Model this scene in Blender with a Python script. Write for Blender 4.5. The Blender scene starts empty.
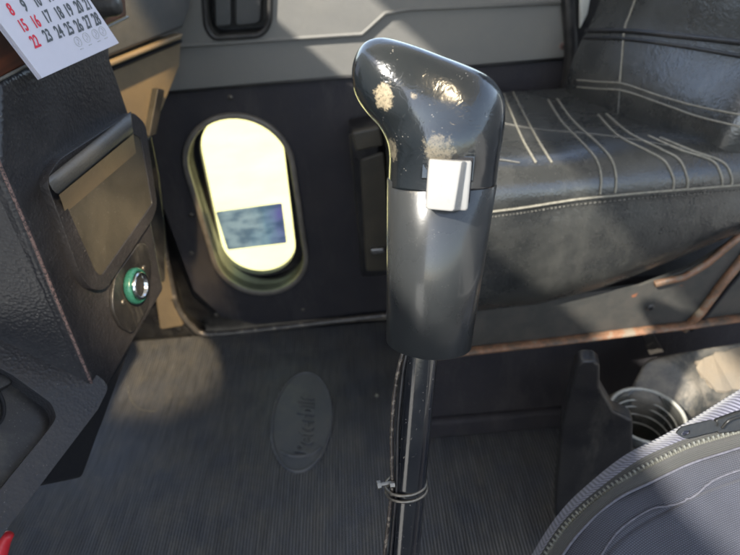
import bpy, bmesh, math, random
import numpy as np
from mathutils import Vector, Matrix
from mathutils.bvhtree import BVHTree
random.seed(7)
S = bpy.context.scene
COL = S.collection
rad = math.radians
# ------------------------------------------------------------------ camera
TH, RO, H = rad(36), rad(4.9), 0.85
FW = Vector((0, math.cos(TH), -math.sin(TH)))
R0 = Vector((1, 0, 0)); U0 = Vector((0, math.sin(TH), math.cos(TH)))
RT = R0*math.cos(RO) - U0*math.sin(RO)
UP = R0*math.sin(RO) + U0*math.cos(RO)
EYE = Vector((0, 0, H))
cam = bpy.data.objects.new('camera', bpy.data.cameras.new('camera'))
COL.objects.link(cam); S.camera = cam
cam.matrix_world = Matrix(((RT.x, UP.x, -FW.x, EYE.x), (RT.y, UP.y, -FW.y, EYE.y), (RT.z, UP.z, -FW.z, EYE.z), (0, 0, 0, 1)))
cam.data.sensor_width = 36; cam.data.lens = 36*556/740
cam.data.clip_start = 0.01; cam.data.clip_end = 500
cam.data.dof.use_dof = True; cam.data.dof.focus_distance = 0.33; cam.data.dof.aperture_fstop = 10.5
# ------------------------------------------------------------------ world, sun
SUN_D = Vector((0.588, 0.441, -0.678)).normalized()
SUN_EL = math.asin(-SUN_D.z)
W = bpy.data.worlds.new('World'); S.world = W; W.use_nodes = True
wn = W.node_tree; bg = wn.nodes['Background']
sky = wn.nodes.new('ShaderNodeTexSky'); sky.sky_type = 'NISHITA'; sky.sun_disc = False
sky.sun_elevation = SUN_EL
sky.sun_rotation = math.atan2(-SUN_D.x, -SUN_D.y)
hs = wn.nodes.new('ShaderNodeHueSaturation'); hs.inputs['Saturation'].default_value = 0.75
wn.links.new(sky.outputs[0], hs.inputs['Color']); wn.links.new(hs.outputs[0], bg.inputs[0]); bg.inputs[1].default_value = 0.15
sun = bpy.data.objects.new('sun', bpy.data.lights.new('sun', 'SUN')); COL.objects.link(sun)
sun.data.energy = 3.2; sun.data.angle = rad(0.9); sun.data.color = (1, 0.95, 0.86)
sun.rotation_euler = SUN_D.to_track_quat('-Z', 'Y').to_euler(); sun.location = (-2, -1, 3)
S.view_settings.view_transform = 'Standard'; S.view_settings.look = 'None'
S.view_settings.exposure = 1.9; S.view_settings.gamma = 1
gl_ = bpy.data.objects.new('reflected_glint', bpy.data.lights.new('reflected_glint', 'SPOT')); COL.objects.link(gl_)  # added warm spot in the cab, stands in for the glovebox sun patch
gl_.data.energy = 30; gl_.data.color = (1, 0.74, 0.40); gl_.data.spot_size = rad(17); gl_.data.spot_blend = 0.4; gl_.data.shadow_soft_size = 0.015
gl_.location = (-0.13, 0.28, 1.42); gl_.rotation_euler = (Vector((-0.40, 0.84, 0.52))-gl_.location).to_track_quat('-Z', 'Y').to_euler()
g2_ = bpy.data.objects.new('reflected_glint', gl_.data.copy()); COL.objects.link(g2_)  # second added spot, for the warm patch at the mat's left end
g2_.data.energy = 80; g2_.data.color = (1, 0.80, 0.52); g2_.data.spot_size = rad(10); g2_.data.spot_blend = 0.8
g2_.location = (0.42, -0.45, 1.53); g2_.rotation_euler = (Vector((-0.50, 0.95, 0.03))-g2_.location).to_track_quat('-Z', 'Y').to_euler()
S.cycles.max_bounces = 8; S.cycles.use_denoising = True
S.cycles.caustics_reflective = False; S.cycles.caustics_refractive = False

# ------------------------------------------------------------------ pixel -> point helpers (photo pixels, 740x555)
def ray(x, y): return FW*556 + RT*(x-370) - UP*(y-277.5)
def onY(x, y, Y): d = ray(x, y); return EYE + d*(Y/d.y)
def onZ(x, y, z): d = ray(x, y); return EYE + d*((z-H)/d.z)
def onD(x, y, D): return EYE + ray(x, y)*(D/556)
def onP(x, y, p, n): d = ray(x, y); return EYE + d*((p-EYE).dot(n)/d.dot(n))

# ------------------------------------------------------------------ materials
MATS = {}
class NT:
    def __init__(s, name):
        s.m = bpy.data.materials.new(name); s.m.use_nodes = True
        s.t = s.m.node_tree; s.n = s.t.nodes; s.b = s.n['Principled BSDF']
        s.tc = s.n.new('ShaderNodeTexCoord')
    def link(s, a, b): s.t.links.new(a, b)
    def tex(s, kind, scale, coord='Object', vec=None, **kw):
        n = s.n.new('ShaderNodeTex'+kind)
        s.link(vec if vec is not None else s.tc.outputs[coord], n.inputs['Vector'])
        if 'Scale' in n.inputs: n.inputs['Scale'].default_value = scale
        for k, v in kw.items():
            if k in n.inputs: n.inputs[k].default_value = v
            else: setattr(n, k, v)
        return n
    def mapping(s, coord='Object', scale=(1, 1, 1), rot=(0, 0, 0), loc=(0, 0, 0)):
        n = s.n.new('ShaderNodeMapping'); s.link(s.tc.outputs[coord], n.inputs[0])
        n.inputs['Scale'].default_value = scale; n.inputs['Rotation'].default_value = rot; n.inputs['Location'].default_value = loc
        return n.outputs[0]
    def ramp(s, src, stops):
        n = s.n.new('ShaderNodeValToRGB'); s.link(src, n.inputs[0])
        e = n.color_ramp.elements
        while len(e) < len(stops): e.new(0.5)
        for i, (p, c) in enumerate(stops):
            e[i].position = p
            if not isinstance(c, (tuple, list)): c = (c, c, c)
            e[i].color = (*c, 1) if len(c) == 3 else c
        return n.outputs[0]
    def mix(s, fac, a, b, mode='MIX'):
        n = s.n.new('ShaderNodeMix'); n.data_type = 'RGBA'; n.blend_type = mode
        for i, v in ((0, fac), (6, a), (7, b)):
            if isinstance(v, (int, float)): n.inputs[i].default_value = v
            elif isinstance(v, tuple): n.inputs[i].default_value = (*v, 1)
            else: s.link(v, n.inputs[i])
        return n.outputs[2]
    def math(s, op, a, b=0.0):
        n = s.n.new('ShaderNodeMath'); n.operation = op
        for i, v in ((0, a), (1, b)):
            if isinstance(v, (int, float)): n.inputs[i].default_value = v
            else: s.link(v, n.inputs[i])
        return n.outputs[0]
    def color(s, src): 
        if isinstance(src, tuple): s.b.inputs['Base Color'].default_value = (*src, 1)
        else: s.link(src, s.b.inputs['Base Color'])
    def rough(s, src):
        if isinstance(src, (int, float)): s.b.inputs['Roughness'].default_value = src
        else: s.link(src, s.b.inputs['Roughness'])
    def bump(s, h, strength=0.3, dist=0.001, prev=None):
        n = s.n.new('ShaderNodeBump'); n.inputs['Strength'].default_value = strength; n.inputs['Distance'].default_value = dist
        s.link(h, n.inputs['Height'])
        if prev is not None: s.link(prev, n.inputs['Normal'])
        s.link(n.outputs[0], s.b.inputs['Normal']); return n.outputs[0]
    def set(s, **kw):
        for k, v in kw.items(): s.b.inputs[k.replace('_', ' ')].default_value = v

def leather(name, base, grain=420, rough=0.45, bump=0.35, dust=(0.20, 0.18, 0.15), dustamt=0.3, scratch=0.0, bdist=0.0006):
    t = NT(name)
    n = t.tex('Noise', 14, Detail=6, Roughness=0.65)
    v = t.tex('Voronoi', grain)
    v2 = t.tex('Noise', grain*0.35, Detail=3)
    c = t.mix(t.ramp(n.outputs['Fac'], [(0.4, 0.0), (0.75, dustamt)]), base, dust)
    sp = t.tex('Noise', 700, Detail=2)
    c = t.mix(t.ramp(sp.outputs['Fac'], [(0.68, 0.0), (0.76, 0.35)]), c, (0.35, 0.32, 0.28))
    if scratch:
        w = t.tex('Noise', 22, vec=t.mapping(scale=(1, 1, 0.25), rot=(0.5, 0.9, 0.3)), Detail=8, Roughness=0.75)
        c = t.mix(t.ramp(w.outputs['Fac'], [(0.52, 0.0), (0.66, scratch)]), c, dust)
    t.color(c)
    t.rough(t.ramp(n.outputs['Fac'], [(0.3, rough-0.1), (0.7, rough+0.12)]))
    hgt = t.math('ADD', v.outputs['Distance'], v2.outputs['Fac'])
    nb = t.bump(hgt, bump, bdist)
    big = t.tex('Noise', 30, Detail=3)
    t.bump(big.outputs['Fac'], 0.25, 0.004, nb)
    MATS[name] = t.m; return t

def simple(name, base, rough=0.5, metal=0.0, var=0.15, vs=40, bump=0.1, spec=0.5, worn=None):
    t = NT(name)
    n = t.tex('Noise', vs, Detail=6, Roughness=0.6)
    lo = tuple(c*(1-var) for c in base); hi = tuple(min(1, c*(1+var)) for c in base)
    c = t.mix(t.ramp(n.outputs['Fac'], [(0.3, 0), (0.7, 1)]), lo, hi)
    if worn:
        w = t.tex('Noise', vs*2.2, Detail=8, Roughness=0.7)
        c = t.mix(t.ramp(w.outputs['Fac'], [(worn[1], 0), (worn[1]+0.06, 1)]), c, worn[0])
    t.color(c); t.rough(t.ramp(n.outputs['Fac'], [(0.3, max(0.02, rough-0.08)), (0.7, min(1, rough+0.08))]))
    t.set(Metallic=metal)
    if bump: t.bump(n.outputs['Fac'], bump, 0.001)
    MATS[name] = t.m; return t

leather('vinyl_black', (0.024, 0.023, 0.025), grain=380, rough=0.36, bump=0.5, dust=(0.085, 0.075, 0.07), dustamt=0.3, bdist=0.0006)
leather('vinyl_dash_top', (0.06, 0.063, 0.065), grain=500, rough=0.5, bump=0.3, dustamt=0.25)
leather('door_grey', (0.165, 0.16, 0.148), grain=500, rough=0.55, bump=0.15, dust=(0.21, 0.20, 0.175), dustamt=0.5)
leather('seat_leather', (0.023, 0.024, 0.023), grain=380, rough=0.27, bump=0.3, dust=(0.085, 0.082, 0.070), dustamt=0.42, scratch=0.36).set(Specular_IOR_Level=0.85)
leather('carpet_black', (0.024, 0.022, 0.027), grain=600, rough=0.8, bump=0.7, dust=(0.065, 0.058, 0.056), dustamt=0.5, scratch=0.45)
leather('plastic_black', (0.010, 0.010, 0.012), grain=700, rough=0.36, bump=0.1, dust=(0.13, 0.12, 0.10), dustamt=0.16, scratch=0.30)
leather('plastic_tray', (0.035, 0.036, 0.033), grain=500, rough=0.5, bump=0.2, dust=(0.34, 0.29, 0.22), dustamt=0.8, scratch=0.5)
leather('sand_dirt', (0.22, 0.175, 0.12), grain=700, rough=0.95, bump=0.6, dust=(0.16, 0.15, 0.13), dustamt=0.7)
leather('dusty_lit_plastic', (0.045, 0.040, 0.031), grain=600, rough=0.5, bump=0.15, dust=(0.10, 0.083, 0.055), dustamt=0.6)
leather('warm_lit_tan', (0.20, 0.15, 0.09), grain=420, rough=0.5, bump=0.15, dust=(0.10, 0.08, 0.06), dustamt=0.5)  # warm light on dash and frame parts painted in as tan
leather('rubber', (0.015, 0.015, 0.016), grain=600, rough=0.45, bump=0.1, dustamt=0.2)
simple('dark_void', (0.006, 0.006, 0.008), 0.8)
simple('steel', (0.42, 0.41, 0.39), 0.3, 1.0, 0.2, 300)
simple('chrome', (0.6, 0.6, 0.58), 0.15, 1.0, 0.1, 200, 0.02)
simple('dull_screw', (0.20, 0.18, 0.15), 0.4, 0.8, 0.3, 500)
simple('green_ring', (0.02, 0.10, 0.075), 0.3, 0.0, 0.2, 300, spec=0.6)
simple('white_switch', (0.235, 0.23, 0.22), 0.32, 0.0, 0.04, 120, 0.03, worn=((0.30, 0.26, 0.20), 0.70))
simple('paper', (0.56, 0.55, 0.63), 0.7, 0, 0.02, 100, 0.02)
simple('ink_red', (0.62, 0.02, 0.05), 0.6, 0, 0.05, 100, 0)
simple('ink_dark', (0.07, 0.08, 0.09), 0.6, 0, 0.05, 100, 0)
simple('ink_faint', (0.50, 0.50, 0.52), 0.6, 0, 0.05, 100, 0)
simple('stitch', (0.21, 0.195, 0.155), 0.5, 0, 0.3, 200, 0.3)
simple('stitch_dim', (0.12, 0.115, 0.10), 0.5, 0, 0.4, 120, 0.3)
simple('worn_edge', (0.20, 0.125, 0.105), 0.7, 0, 0.4, 260, 0.5, worn=((0.03, 0.024, 0.025), 0.50))
simple('sill_metal', (0.10, 0.09, 0.08), 0.35, 0.3, 0.4, 30, 0.3, worn=((0.30, 0.25, 0.20), 0.55))
simple('ring_rubber', (0.17, 0.15, 0.125), 0.35, 0, 0.3, 30, 0.2)
simple('pillar_pale', (0.55, 0.55, 0.5), 0.5)
simple('red_plastic', (0.65, 0.03, 0.04), 0.35, 0, 0.05)
simple('headliner', (0.62, 0.61, 0.60), 0.9)
simple('wall_grey', (0.42, 0.42, 0.42), 0.8)
simple('outside_ground', (0.60, 0.57, 0.50), 0.9, 0, 0.1, 2)
simple('tube_brown', (0.045, 0.034, 0.028), 0.35, 0, 0.4, 120, 0.1, worn=((0.20, 0.165, 0.125), 0.52))
simple('tube_black', (0.02, 0.018, 0.018), 0.35, 0, 0.4, 120, 0.1)
simple('zip_teeth', (0.22, 0.22, 0.19), 0.35, 0.3, 0.2, 300, 0.1)
simple('gun_metal', (0.018, 0.018, 0.017), 0.38, 0.1, 0.3, 300, 0.1)
simple('bag_cord', (0.10, 0.10, 0.12), 0.8, 0, 0.3, 400, 0.4)

# wood grain trim
t = NT('wood'); n = t.tex('Noise', 18, vec=t.mapping(scale=(1, 0.22, 1.6), rot=(0.5, 0, 0)), Detail=8, Roughness=0.65, Distortion=1.2)
t.color(t.ramp(n.outputs['Fac'], [(0.35, (0.012, 0.006, 0.005)), (0.55, (0.06, 0.019, 0.010)), (0.72, (0.12, 0.036, 0.016))])); t.rough(0.3); MATS['wood'] = t.m
# knob gloss paint: worn patches + dust + fine wrinkle
def paint_black(name, patches, rough=0.16, base=(0.006, 0.008, 0.010), wr=0.3, coat=0.6, dust=0.3, chip=None):
    t = NT(name)
    geo = t.n.new('ShaderNodeNewGeometry')
    nz = t.tex('Noise', 300, Detail=8, Roughness=0.75)
    wear = None; nz2 = t.tex('Noise', 620, Detail=5, Roughness=0.8)
    for (p, r, amt) in patches:
        d = t.n.new('ShaderNodeVectorMath'); d.operation = 'DISTANCE'
        t.link(geo.outputs['Position'], d.inputs[0]); d.inputs[1].default_value = p
        q = t.math('ADD', t.math('DIVIDE', d.outputs['Value'], r), t.math('MULTIPLY', t.math('SUBTRACT', nz.outputs['Fac'], 0.5), 2.6))
        m = t.math('MULTIPLY', t.math('MULTIPLY', t.ramp(q, [(0.70, 1.0), (0.95, 0.0)]), t.ramp(nz2.outputs['Fac'], [(0.36, 0.15), (0.52, 1.0)])), amt)
        wear = m if wear is None else t.math('MAXIMUM', wear, m)
    c = base
    n2 = t.tex('Noise', 35, Detail=5)
    c = t.mix(t.ramp(n2.outputs['Fac'], [(0.35, 0.0), (0.75, dust*0.35)]), c, (0.05, 0.05, 0.046))
    sp = t.tex('Voronoi', 520, vec=t.mapping(scale=(1, 0.8, 1.3), rot=(0.4, 0.7, 0.2))); spn = t.tex('Noise', 130, Detail=4)
    spm = t.math('MULTIPLY', t.ramp(sp.outputs['Distance'], [(0.09, 1.0), (0.20, 0.0)]), t.ramp(spn.outputs['Fac'], [(0.56, 0.0), (0.68, dust)]))
    c = t.mix(spm, c, (0.5, 0.48, 0.44))
    if chip:
        cn = t.tex('Noise', chip[1], Detail=6, Roughness=0.7)
        c = t.mix(t.ramp(cn.outputs['Fac'], [(chip[2], 0), (chip[2]+0.03, 1)]), c, chip[0])
    if wear is not None: c = t.mix(wear, c, (0.21, 0.18, 0.125))
    t.color(c)
    r_ = t.ramp(n2.outputs['Fac'], [(0.3, rough-0.04), (0.7, rough+0.10)])
    if wear is not None: r_ = t.mix(wear, r_, (0.7, 0.7, 0.7))
    t.rough(r_)
    t.set(Coat_Weight=coat, Coat_Roughness=0.08)
    wv = t.tex('Noise', 190, vec=t.mapping(scale=(1, 1, 1)), Detail=2, Distortion=2.5)
    if wr: t.bump(wv.outputs['Fac'], wr, 0.0005)
    MATS[name] = t.m

# emblem / mat rubber
leather('mat_rubber', (0.085, 0.089, 0.100), grain=500, rough=0.40, bump=0.15, dust=(0.16, 0.148, 0.125), dustamt=0.6, scratch=0.45)
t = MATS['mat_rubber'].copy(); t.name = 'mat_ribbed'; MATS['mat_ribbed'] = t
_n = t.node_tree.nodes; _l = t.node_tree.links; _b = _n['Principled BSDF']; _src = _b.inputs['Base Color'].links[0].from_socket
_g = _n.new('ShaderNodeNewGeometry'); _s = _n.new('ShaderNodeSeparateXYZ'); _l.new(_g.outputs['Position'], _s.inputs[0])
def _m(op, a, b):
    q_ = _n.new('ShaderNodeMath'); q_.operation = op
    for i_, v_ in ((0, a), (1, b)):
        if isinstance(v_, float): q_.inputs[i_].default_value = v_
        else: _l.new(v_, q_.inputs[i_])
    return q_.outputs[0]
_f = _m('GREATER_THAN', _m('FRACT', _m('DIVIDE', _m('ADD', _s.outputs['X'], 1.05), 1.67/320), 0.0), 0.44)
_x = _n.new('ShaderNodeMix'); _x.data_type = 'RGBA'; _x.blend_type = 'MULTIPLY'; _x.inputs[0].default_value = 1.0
_c = _n.new('ShaderNodeMix'); _c.data_type = 'RGBA'; _l.new(_f, _c.inputs[0]); _c.inputs[6].default_value = (0.35, 0.35, 0.35, 1); _c.inputs[7].default_value = (1.35, 1.33, 1.28, 1)  # grooves darkened in colour to stand in for shade, dusty rib tops lightened
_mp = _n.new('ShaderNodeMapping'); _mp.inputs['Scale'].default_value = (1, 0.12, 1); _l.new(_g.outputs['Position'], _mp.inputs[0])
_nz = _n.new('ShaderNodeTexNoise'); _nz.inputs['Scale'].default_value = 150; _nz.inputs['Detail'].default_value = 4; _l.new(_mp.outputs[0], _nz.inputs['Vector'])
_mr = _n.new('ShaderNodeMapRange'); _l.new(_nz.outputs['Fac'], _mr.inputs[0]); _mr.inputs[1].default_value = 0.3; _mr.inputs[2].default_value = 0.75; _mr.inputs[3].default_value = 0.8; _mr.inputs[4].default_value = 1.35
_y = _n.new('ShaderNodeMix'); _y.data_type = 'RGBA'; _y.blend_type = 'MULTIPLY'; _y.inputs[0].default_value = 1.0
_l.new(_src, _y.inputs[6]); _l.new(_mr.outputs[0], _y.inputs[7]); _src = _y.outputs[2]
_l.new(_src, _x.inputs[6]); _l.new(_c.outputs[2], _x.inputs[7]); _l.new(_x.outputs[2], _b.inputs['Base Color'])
# rusty painted metal: orange primer / rust where worn
t = NT('rust_frame'); n = t.tex('Noise', 26, Detail=9, Roughness=0.7)
c = t.ramp(n.outputs['Fac'], [(0.42, (0.050, 0.050, 0.046)), (0.56, (0.065, 0.062, 0.055)), (0.67, (0.07, 0.064, 0.056)), (0.70, (0.26, 0.10, 0.05))])
t.color(c); t.rough(0.45); t.bump(n.outputs['Fac'], 0.4, 0.002); MATS['rust_frame'] = t.m
t = NT('rust_edge'); n = t.tex('Noise', 30, Detail=9, Roughness=0.7)
c = t.ramp(n.outputs['Fac'], [(0.34, (0.05, 0.048, 0.044)), (0.44, (0.13, 0.085, 0.055)), (0.54, (0.24, 0.12, 0.065)), (0.62, (0.22, 0.18, 0.13))])
t.color(c); t.rough(0.5); t.bump(n.outputs['Fac'], 0.4, 0.002); MATS['rust_edge'] = t.m
# glass
t = NT('glass'); t.set(Transmission_Weight=1.0, Roughness=0.02, IOR=1.45); t.color((0.97, 0.97, 0.9)); MATS['glass'] = t.m
t = NT('thin_pane'); 
tr = t.n.new('ShaderNodeBsdfTransparent'); tr.inputs[0].default_value = (0.99, 0.965, 0.67, 1)
gl = t.n.new('ShaderNodeBsdfGlossy'); gl.inputs['Roughness'].default_value = 0.05
mx = t.n.new('ShaderNodeMixShader'); mx.inputs[0].default_value = 0.06
t.link(tr.outputs[0], mx.inputs[1]); t.link(gl.outputs[0], mx.inputs[2]); t.link(mx.outputs[0], t.n['Material Output'].inputs[0]); MATS['thin_pane'] = t.m
t = NT('clear_cup'); t.set(Transmission_Weight=0.92, Roughness=0.06, IOR=1.35); t.color((0.85, 0.84, 0.76)); MATS['clear_cup'] = t.m
simple('cup_plastic_edge', (0.42, 0.41, 0.36), 0.3, 0, 0.1, 200, 0.02)
# window sticker, back-lit: teal to violet with faint marks
t = NT('sticker'); 
n = t.tex('Noise', 9, Detail=3, vec=t.mapping(scale=(3.0, 1, 1.2)))
gx = t.n.new('ShaderNodeSeparateXYZ'); t.link(t.tc.outputs['Object'], gx.inputs[0])
fx = t.math('ADD', t.math('MULTIPLY', gx.outputs['X'], 7.0), t.math('MULTIPLY', t.math('SUBTRACT', n.outputs['Fac'], 0.5), 1.0))
cc = t.ramp(fx, [(0.0, (0.58, 0.66, 0.93)), (0.2, (0.46, 0.58, 0.88)), (0.7, (0.38, 0.37, 0.84)), (1.0, (0.42, 0.34, 0.86))])
n2 = t.tex('Noise', 26, Detail=4, vec=t.mapping(scale=(1.0, 1, 2.2)))
cc = t.mix(t.ramp(n2.outputs['Fac'], [(0.45, 0.0), (0.62, 0.55)]), cc, (0.20, 0.28, 0.50))
df = t.n.new('ShaderNodeBsdfTranslucent'); t.link(cc, df.inputs[0])
tr = t.n.new('ShaderNodeBsdfTransparent'); t.link(t.mix(0.5, cc, (0.0, 0.0, 0.0)), tr.inputs[0])
mx = t.n.new('ShaderNodeMixShader'); mx.inputs[0].default_value = 0.45
t.link(df.outputs[0], mx.inputs[1]); t.link(tr.outputs[0], mx.inputs[2]); t.link(mx.outputs[0], t.n['Material Output'].inputs[0]); MATS['sticker'] = t.m
# woven bag cloth (uv weave)
def weave(name, c1, c2, scale, rough=0.8, rib=False):
    t = NT(name)
    uv = t.mapping('UV', scale=(scale, scale, 1))
    a = t.tex('Wave', 1.0, vec=uv, bands_direction='X'); b = t.tex('Wave', 1.0, vec=uv, bands_direction='Y')
    h = t.math('MULTIPLY', a.outputs['Fac'], b.outputs['Fac']) if not rib else a.outputs['Fac']
    n = t.tex('Noise', 40, Detail=5)
    c = t.mix(h, c1, c2); c = t.mix(t.ramp(n.outputs['Fac'], [(0.3, 0.0), (0.8, 0.35)]), c, tuple(x*0.6 for x in c1))
    t.color(c); t.rough(rough); t.bump(h, 0.6, 0.0006); t.set(Sheen_Weight=0.2)
    MATS[name] = t.m
weave('bag_fabric', (0.022, 0.024, 0.035), (0.095, 0.101, 0.130), 200)
weave('bag_band', (0.035, 0.035, 0.033), (0.085, 0.085, 0.078), 260)
weave('bag_ribbed', (0.05, 0.05, 0.08), (0.26, 0.26, 0.33), 90, rib=True)
M = MATS

# ------------------------------------------------------------------ object helpers
def thing(name, label, cat, loc, group=None, kind=None):
    o = bpy.data.objects.new(name, None); COL.objects.link(o); o.location = loc
    o.empty_display_size = 0.02
    o['label'] = label; o['category'] = cat
    if group: o['group'] = group
    if kind: o['kind'] = kind
    return o
def origin(p):
    v = Vector((0, 0, 0))
    while p is not None: v += p.location; p = p.parent
    return v
def mk(name, verts, faces, mat, parent=None, smooth=False, uvs=None):
    me = bpy.data.meshes.new(name)
    off = origin(parent)
    if parent is not None or True:
        c = sum((Vector(v) for v in verts), Vector())/len(verts)
    me.from_pydata([tuple(Vector(v)-c) for v in verts], [], faces)
    bm = bmesh.new(); bm.from_mesh(me); bmesh.ops.recalc_face_normals(bm, faces=bm.faces); bm.to_mesh(me); bm.free()
    if uvs is not None:
        l = me.uv_layers.new(name='UVMap')
        for lp in me.loops: l.data[lp.index].uv = uvs[lp.vertex_index]
    me.materials.append(M[mat] if isinstance(mat, str) else mat)
    for p in me.polygons: p.use_smooth = smooth
    o = bpy.data.objects.new(name, me); COL.objects.link(o)
    o.location = c - off
    o.parent = parent
    return o
def tag(o, label, cat, group=None, kind=None):
    if kind: o['kind'] = kind
    if label: o['label'] = label
    if cat: o['category'] = cat
    if group: o['group'] = group
    return o
def struct(o): o['kind'] = 'structure'; return o
def bevel(o, w, seg=3, angle=30):
    b = o.modifiers.new('bevel', 'BEVEL'); b.width = w; b.segments = seg; b.limit_method = 'ANGLE'; b.angle_limit = rad(angle)
    for p in o.data.polygons: p.use_smooth = True
    w_ = o.modifiers.new('wn', 'WEIGHTED_NORMAL'); w_.keep_sharp = True
    return o
def subsurf(o, n=2):
    s = o.modifiers.new('sub', 'SUBSURF'); s.levels = n; s.render_levels = n
    for p in o.data.polygons: p.use_smooth = True
    return o
def box(name, lo, hi, mat, parent=None, bv=0):
    x0, y0, z0 = lo; x1, y1, z1 = hi
    v = [(x, y, z) for x in (x0, x1) for y in (y0, y1) for z in (z0, z1)]
    o = mk(name, v, [(0, 1, 3, 2), (4, 6, 7, 5), (0, 4, 5, 1), (2, 3, 7, 6), (0, 2, 6, 4), (1, 5, 7, 3)], mat, parent)
    if bv: bevel(o, bv)
    return o
def smooth_path(pts, n=8, closed=False):
    pts = [Vector(p) for p in pts]; out = []; N = len(pts)
    rng = range(N if closed else N-1)
    for i in rng:
        if closed: p0, p1, p2, p3 = pts[i-1], pts[i], pts[(i+1) % N], pts[(i+2) % N]
        else: p0, p1, p2, p3 = pts[max(i-1, 0)], pts[i], pts[i+1], pts[min(i+2, N-1)]
        for k in range(n):
            s = k/n
            out.append(0.5*((2*p1)+(p2-p0)*s+(2*p0-5*p1+4*p2-p3)*s*s+(3*p1-p0-3*p2+p3)*s**3))
    if not closed: out.append(pts[-1])
    return out
def tube(name, pts, r, mat, parent=None, seg=10, closed=False, flat=1.0, flatdir=None):
    pts = [Vector(p) for p in pts]; N = len(pts); V = []; F = []
    rs = r if isinstance(r, (list, tuple)) else [r]*N
    prev = None
    for i, p in enumerate(pts):
        a = pts[(i-1) % N] if (closed or i > 0) else p
        b = pts[(i+1) % N] if (closed or i < N-1) else p
        tg = (b-a).normalized()
        if flatdir is not None: e1 = (flatdir - tg*flatdir.dot(tg)).normalized()
        else:
            if prev is None: prev = tg.orthogonal()
            e1 = (prev - tg*prev.dot(tg)).normalized(); prev = e1
        e2 = tg.cross(e1)
        for k in range(seg):
            an = 2*math.pi*k/seg
            V.append(p + e1*math.cos(an)*rs[i]*flat + e2*math.sin(an)*rs[i])
    for i in range(N if closed else N-1):
        j = (i+1) % N
        for k in range(seg):
            l = (k+1) % seg
            F.append((i*seg+k, i*seg+l, j*seg+l, j*seg+k))
    if not closed:
        F.append(tuple(range(seg))[::-1]); F.append(tuple((N-1)*seg+k for k in range(seg)))
    return mk(name, V, F, mat, parent, True)
def lathe(name, base, axis, prof, mat, parent=None, seg=40, scale2=1.0, ref=None, smooth=True):
    """prof: list of (r, h) along axis; closed if first==last"""
    axis = axis.normalized(); e1 = (ref - axis*ref.dot(axis)).normalized() if ref is not None else axis.orthogonal().normalized()
    e2 = axis.cross(e1); V = []; F = []
    closed = prof[0] == prof[-1] and len(prof) > 3
    P = prof[:-1] if closed else prof
    for (r, h) in P:
        for k in range(seg):
            a = 2*math.pi*k/seg
            V.append(base + axis*h + e1*math.cos(a)*r + e2*math.sin(a)*r*scale2)
    n = len(P)
    for i in range(n if closed else n-1):
        j = (i+1) % n
        for k in range(seg):
            l = (k+1) % seg
            F.append((i*seg+k, i*seg+l, j*seg+l, j*seg+k))
    if not closed:
        F.append(tuple(range(seg))); F.append(tuple((n-1)*seg+k for k in range(seg)))
    return mk(name, V, F, mat, parent, smooth)
def round_poly(pts, r, n=5):
    pts = [Vector(p) for p in pts]; out = []; N = len(pts)
    rs = r if isinstance(r, (list, tuple)) else [r]*N
    for i, p in enumerate(pts):
        a = pts[i-1]-p; b = pts[(i+1) % N]-p
        q = min(rs[i], a.length*0.48, b.length*0.48)
        if q < 1e-6: out.append(p); continue
        s = p + a.normalized()*q; e = p + b.normalized()*q
        for k in range(n+1):
            u = k/n; out.append(s*(1-u)**2 + p*2*u*(1-u) + e*u*u)
    return out
def plate(name, outer, nrm, thick, mat, parent=None, holes=(), bv=0, seg=3, lift=0.0):
    """extrude a 3-D outline (with holes) by `thick` against nrm"""
    nrm = nrm.normalized(); loops = [outer]+list(holes)
    bm = bmesh.new(); edges = []
    for L in loops:
        vs = [bm.verts.new(Vector(p)+nrm*lift) for p in L]
        for i in range(len(vs)): edges.append(bm.edges.new((vs[i-1], vs[i])))
    bmesh.ops.triangle_fill(bm, edges=edges, use_beauty=True, use_dissolve=False, normal=nrm)
    bmesh.ops.dissolve_limit(bm, angle_limit=rad(1), verts=bm.verts, edges=bm.edges) if not holes else None
    for f in bm.faces:
        if f.normal.dot(nrm) < 0: f.normal_flip()
    r = bmesh.ops.extrude_face_region(bm, geom=bm.faces[:])
    nv = [g for g in r['geom'] if isinstance(g, bmesh.types.BMVert)]
    bmesh.ops.translate(bm, verts=nv, vec=-nrm*thick)
    bmesh.ops.recalc_face_normals(bm, faces=bm.faces)
    bm.verts.ensure_lookup_table(); bm.verts.index_update()
    V = [v.co.copy() for v in bm.verts]; F = [tuple(v.index for v in f.verts) for f in bm.faces]; bm.free()
    o = mk(name, V, F, mat, parent)
    if bv: bevel(o, bv, seg, 40)
    return o
def grid(name, rows, mat, parent=None, uv=None, closed_v=False, thick=0):
    """rows: list of equal-length lists of points"""
    n, m = len(rows), len(rows[0]); V = [p for r in rows for p in r]; F = []
    for i in range(n-1 if not closed_v else n):
        j = (i+1) % n
        for k in range(m-1): F.append((i*m+k, i*m+k+1, j*m+k+1, j*m+k))
    o = mk(name, V, F, mat, parent, True, uvs=[u for r in uv for u in r] if uv else None)
    if thick:
        s = o.modifiers.new('solid', 'SOLIDIFY'); s.thickness = thick; s.offset = -1
    return o
def bvh_of(objs):
    V = []; F = []
    bpy.context.view_layer.update(); dg = bpy.context.evaluated_depsgraph_get()
    for o in objs:
        e = o.evaluated_get(dg); me = e.to_mesh(); b = len(V); mw = o.matrix_world
        V += [mw @ v.co for v in me.vertices]; F += [tuple(b+i for i in p.vertices) for p in me.polygons]; e.to_mesh_clear()
    return BVHTree.FromPolygons(V, F)
def hit(bvh, x, y):
    p, n, i, d = bvh.ray_cast(EYE, ray(x, y).normalized()); return p, n
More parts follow.
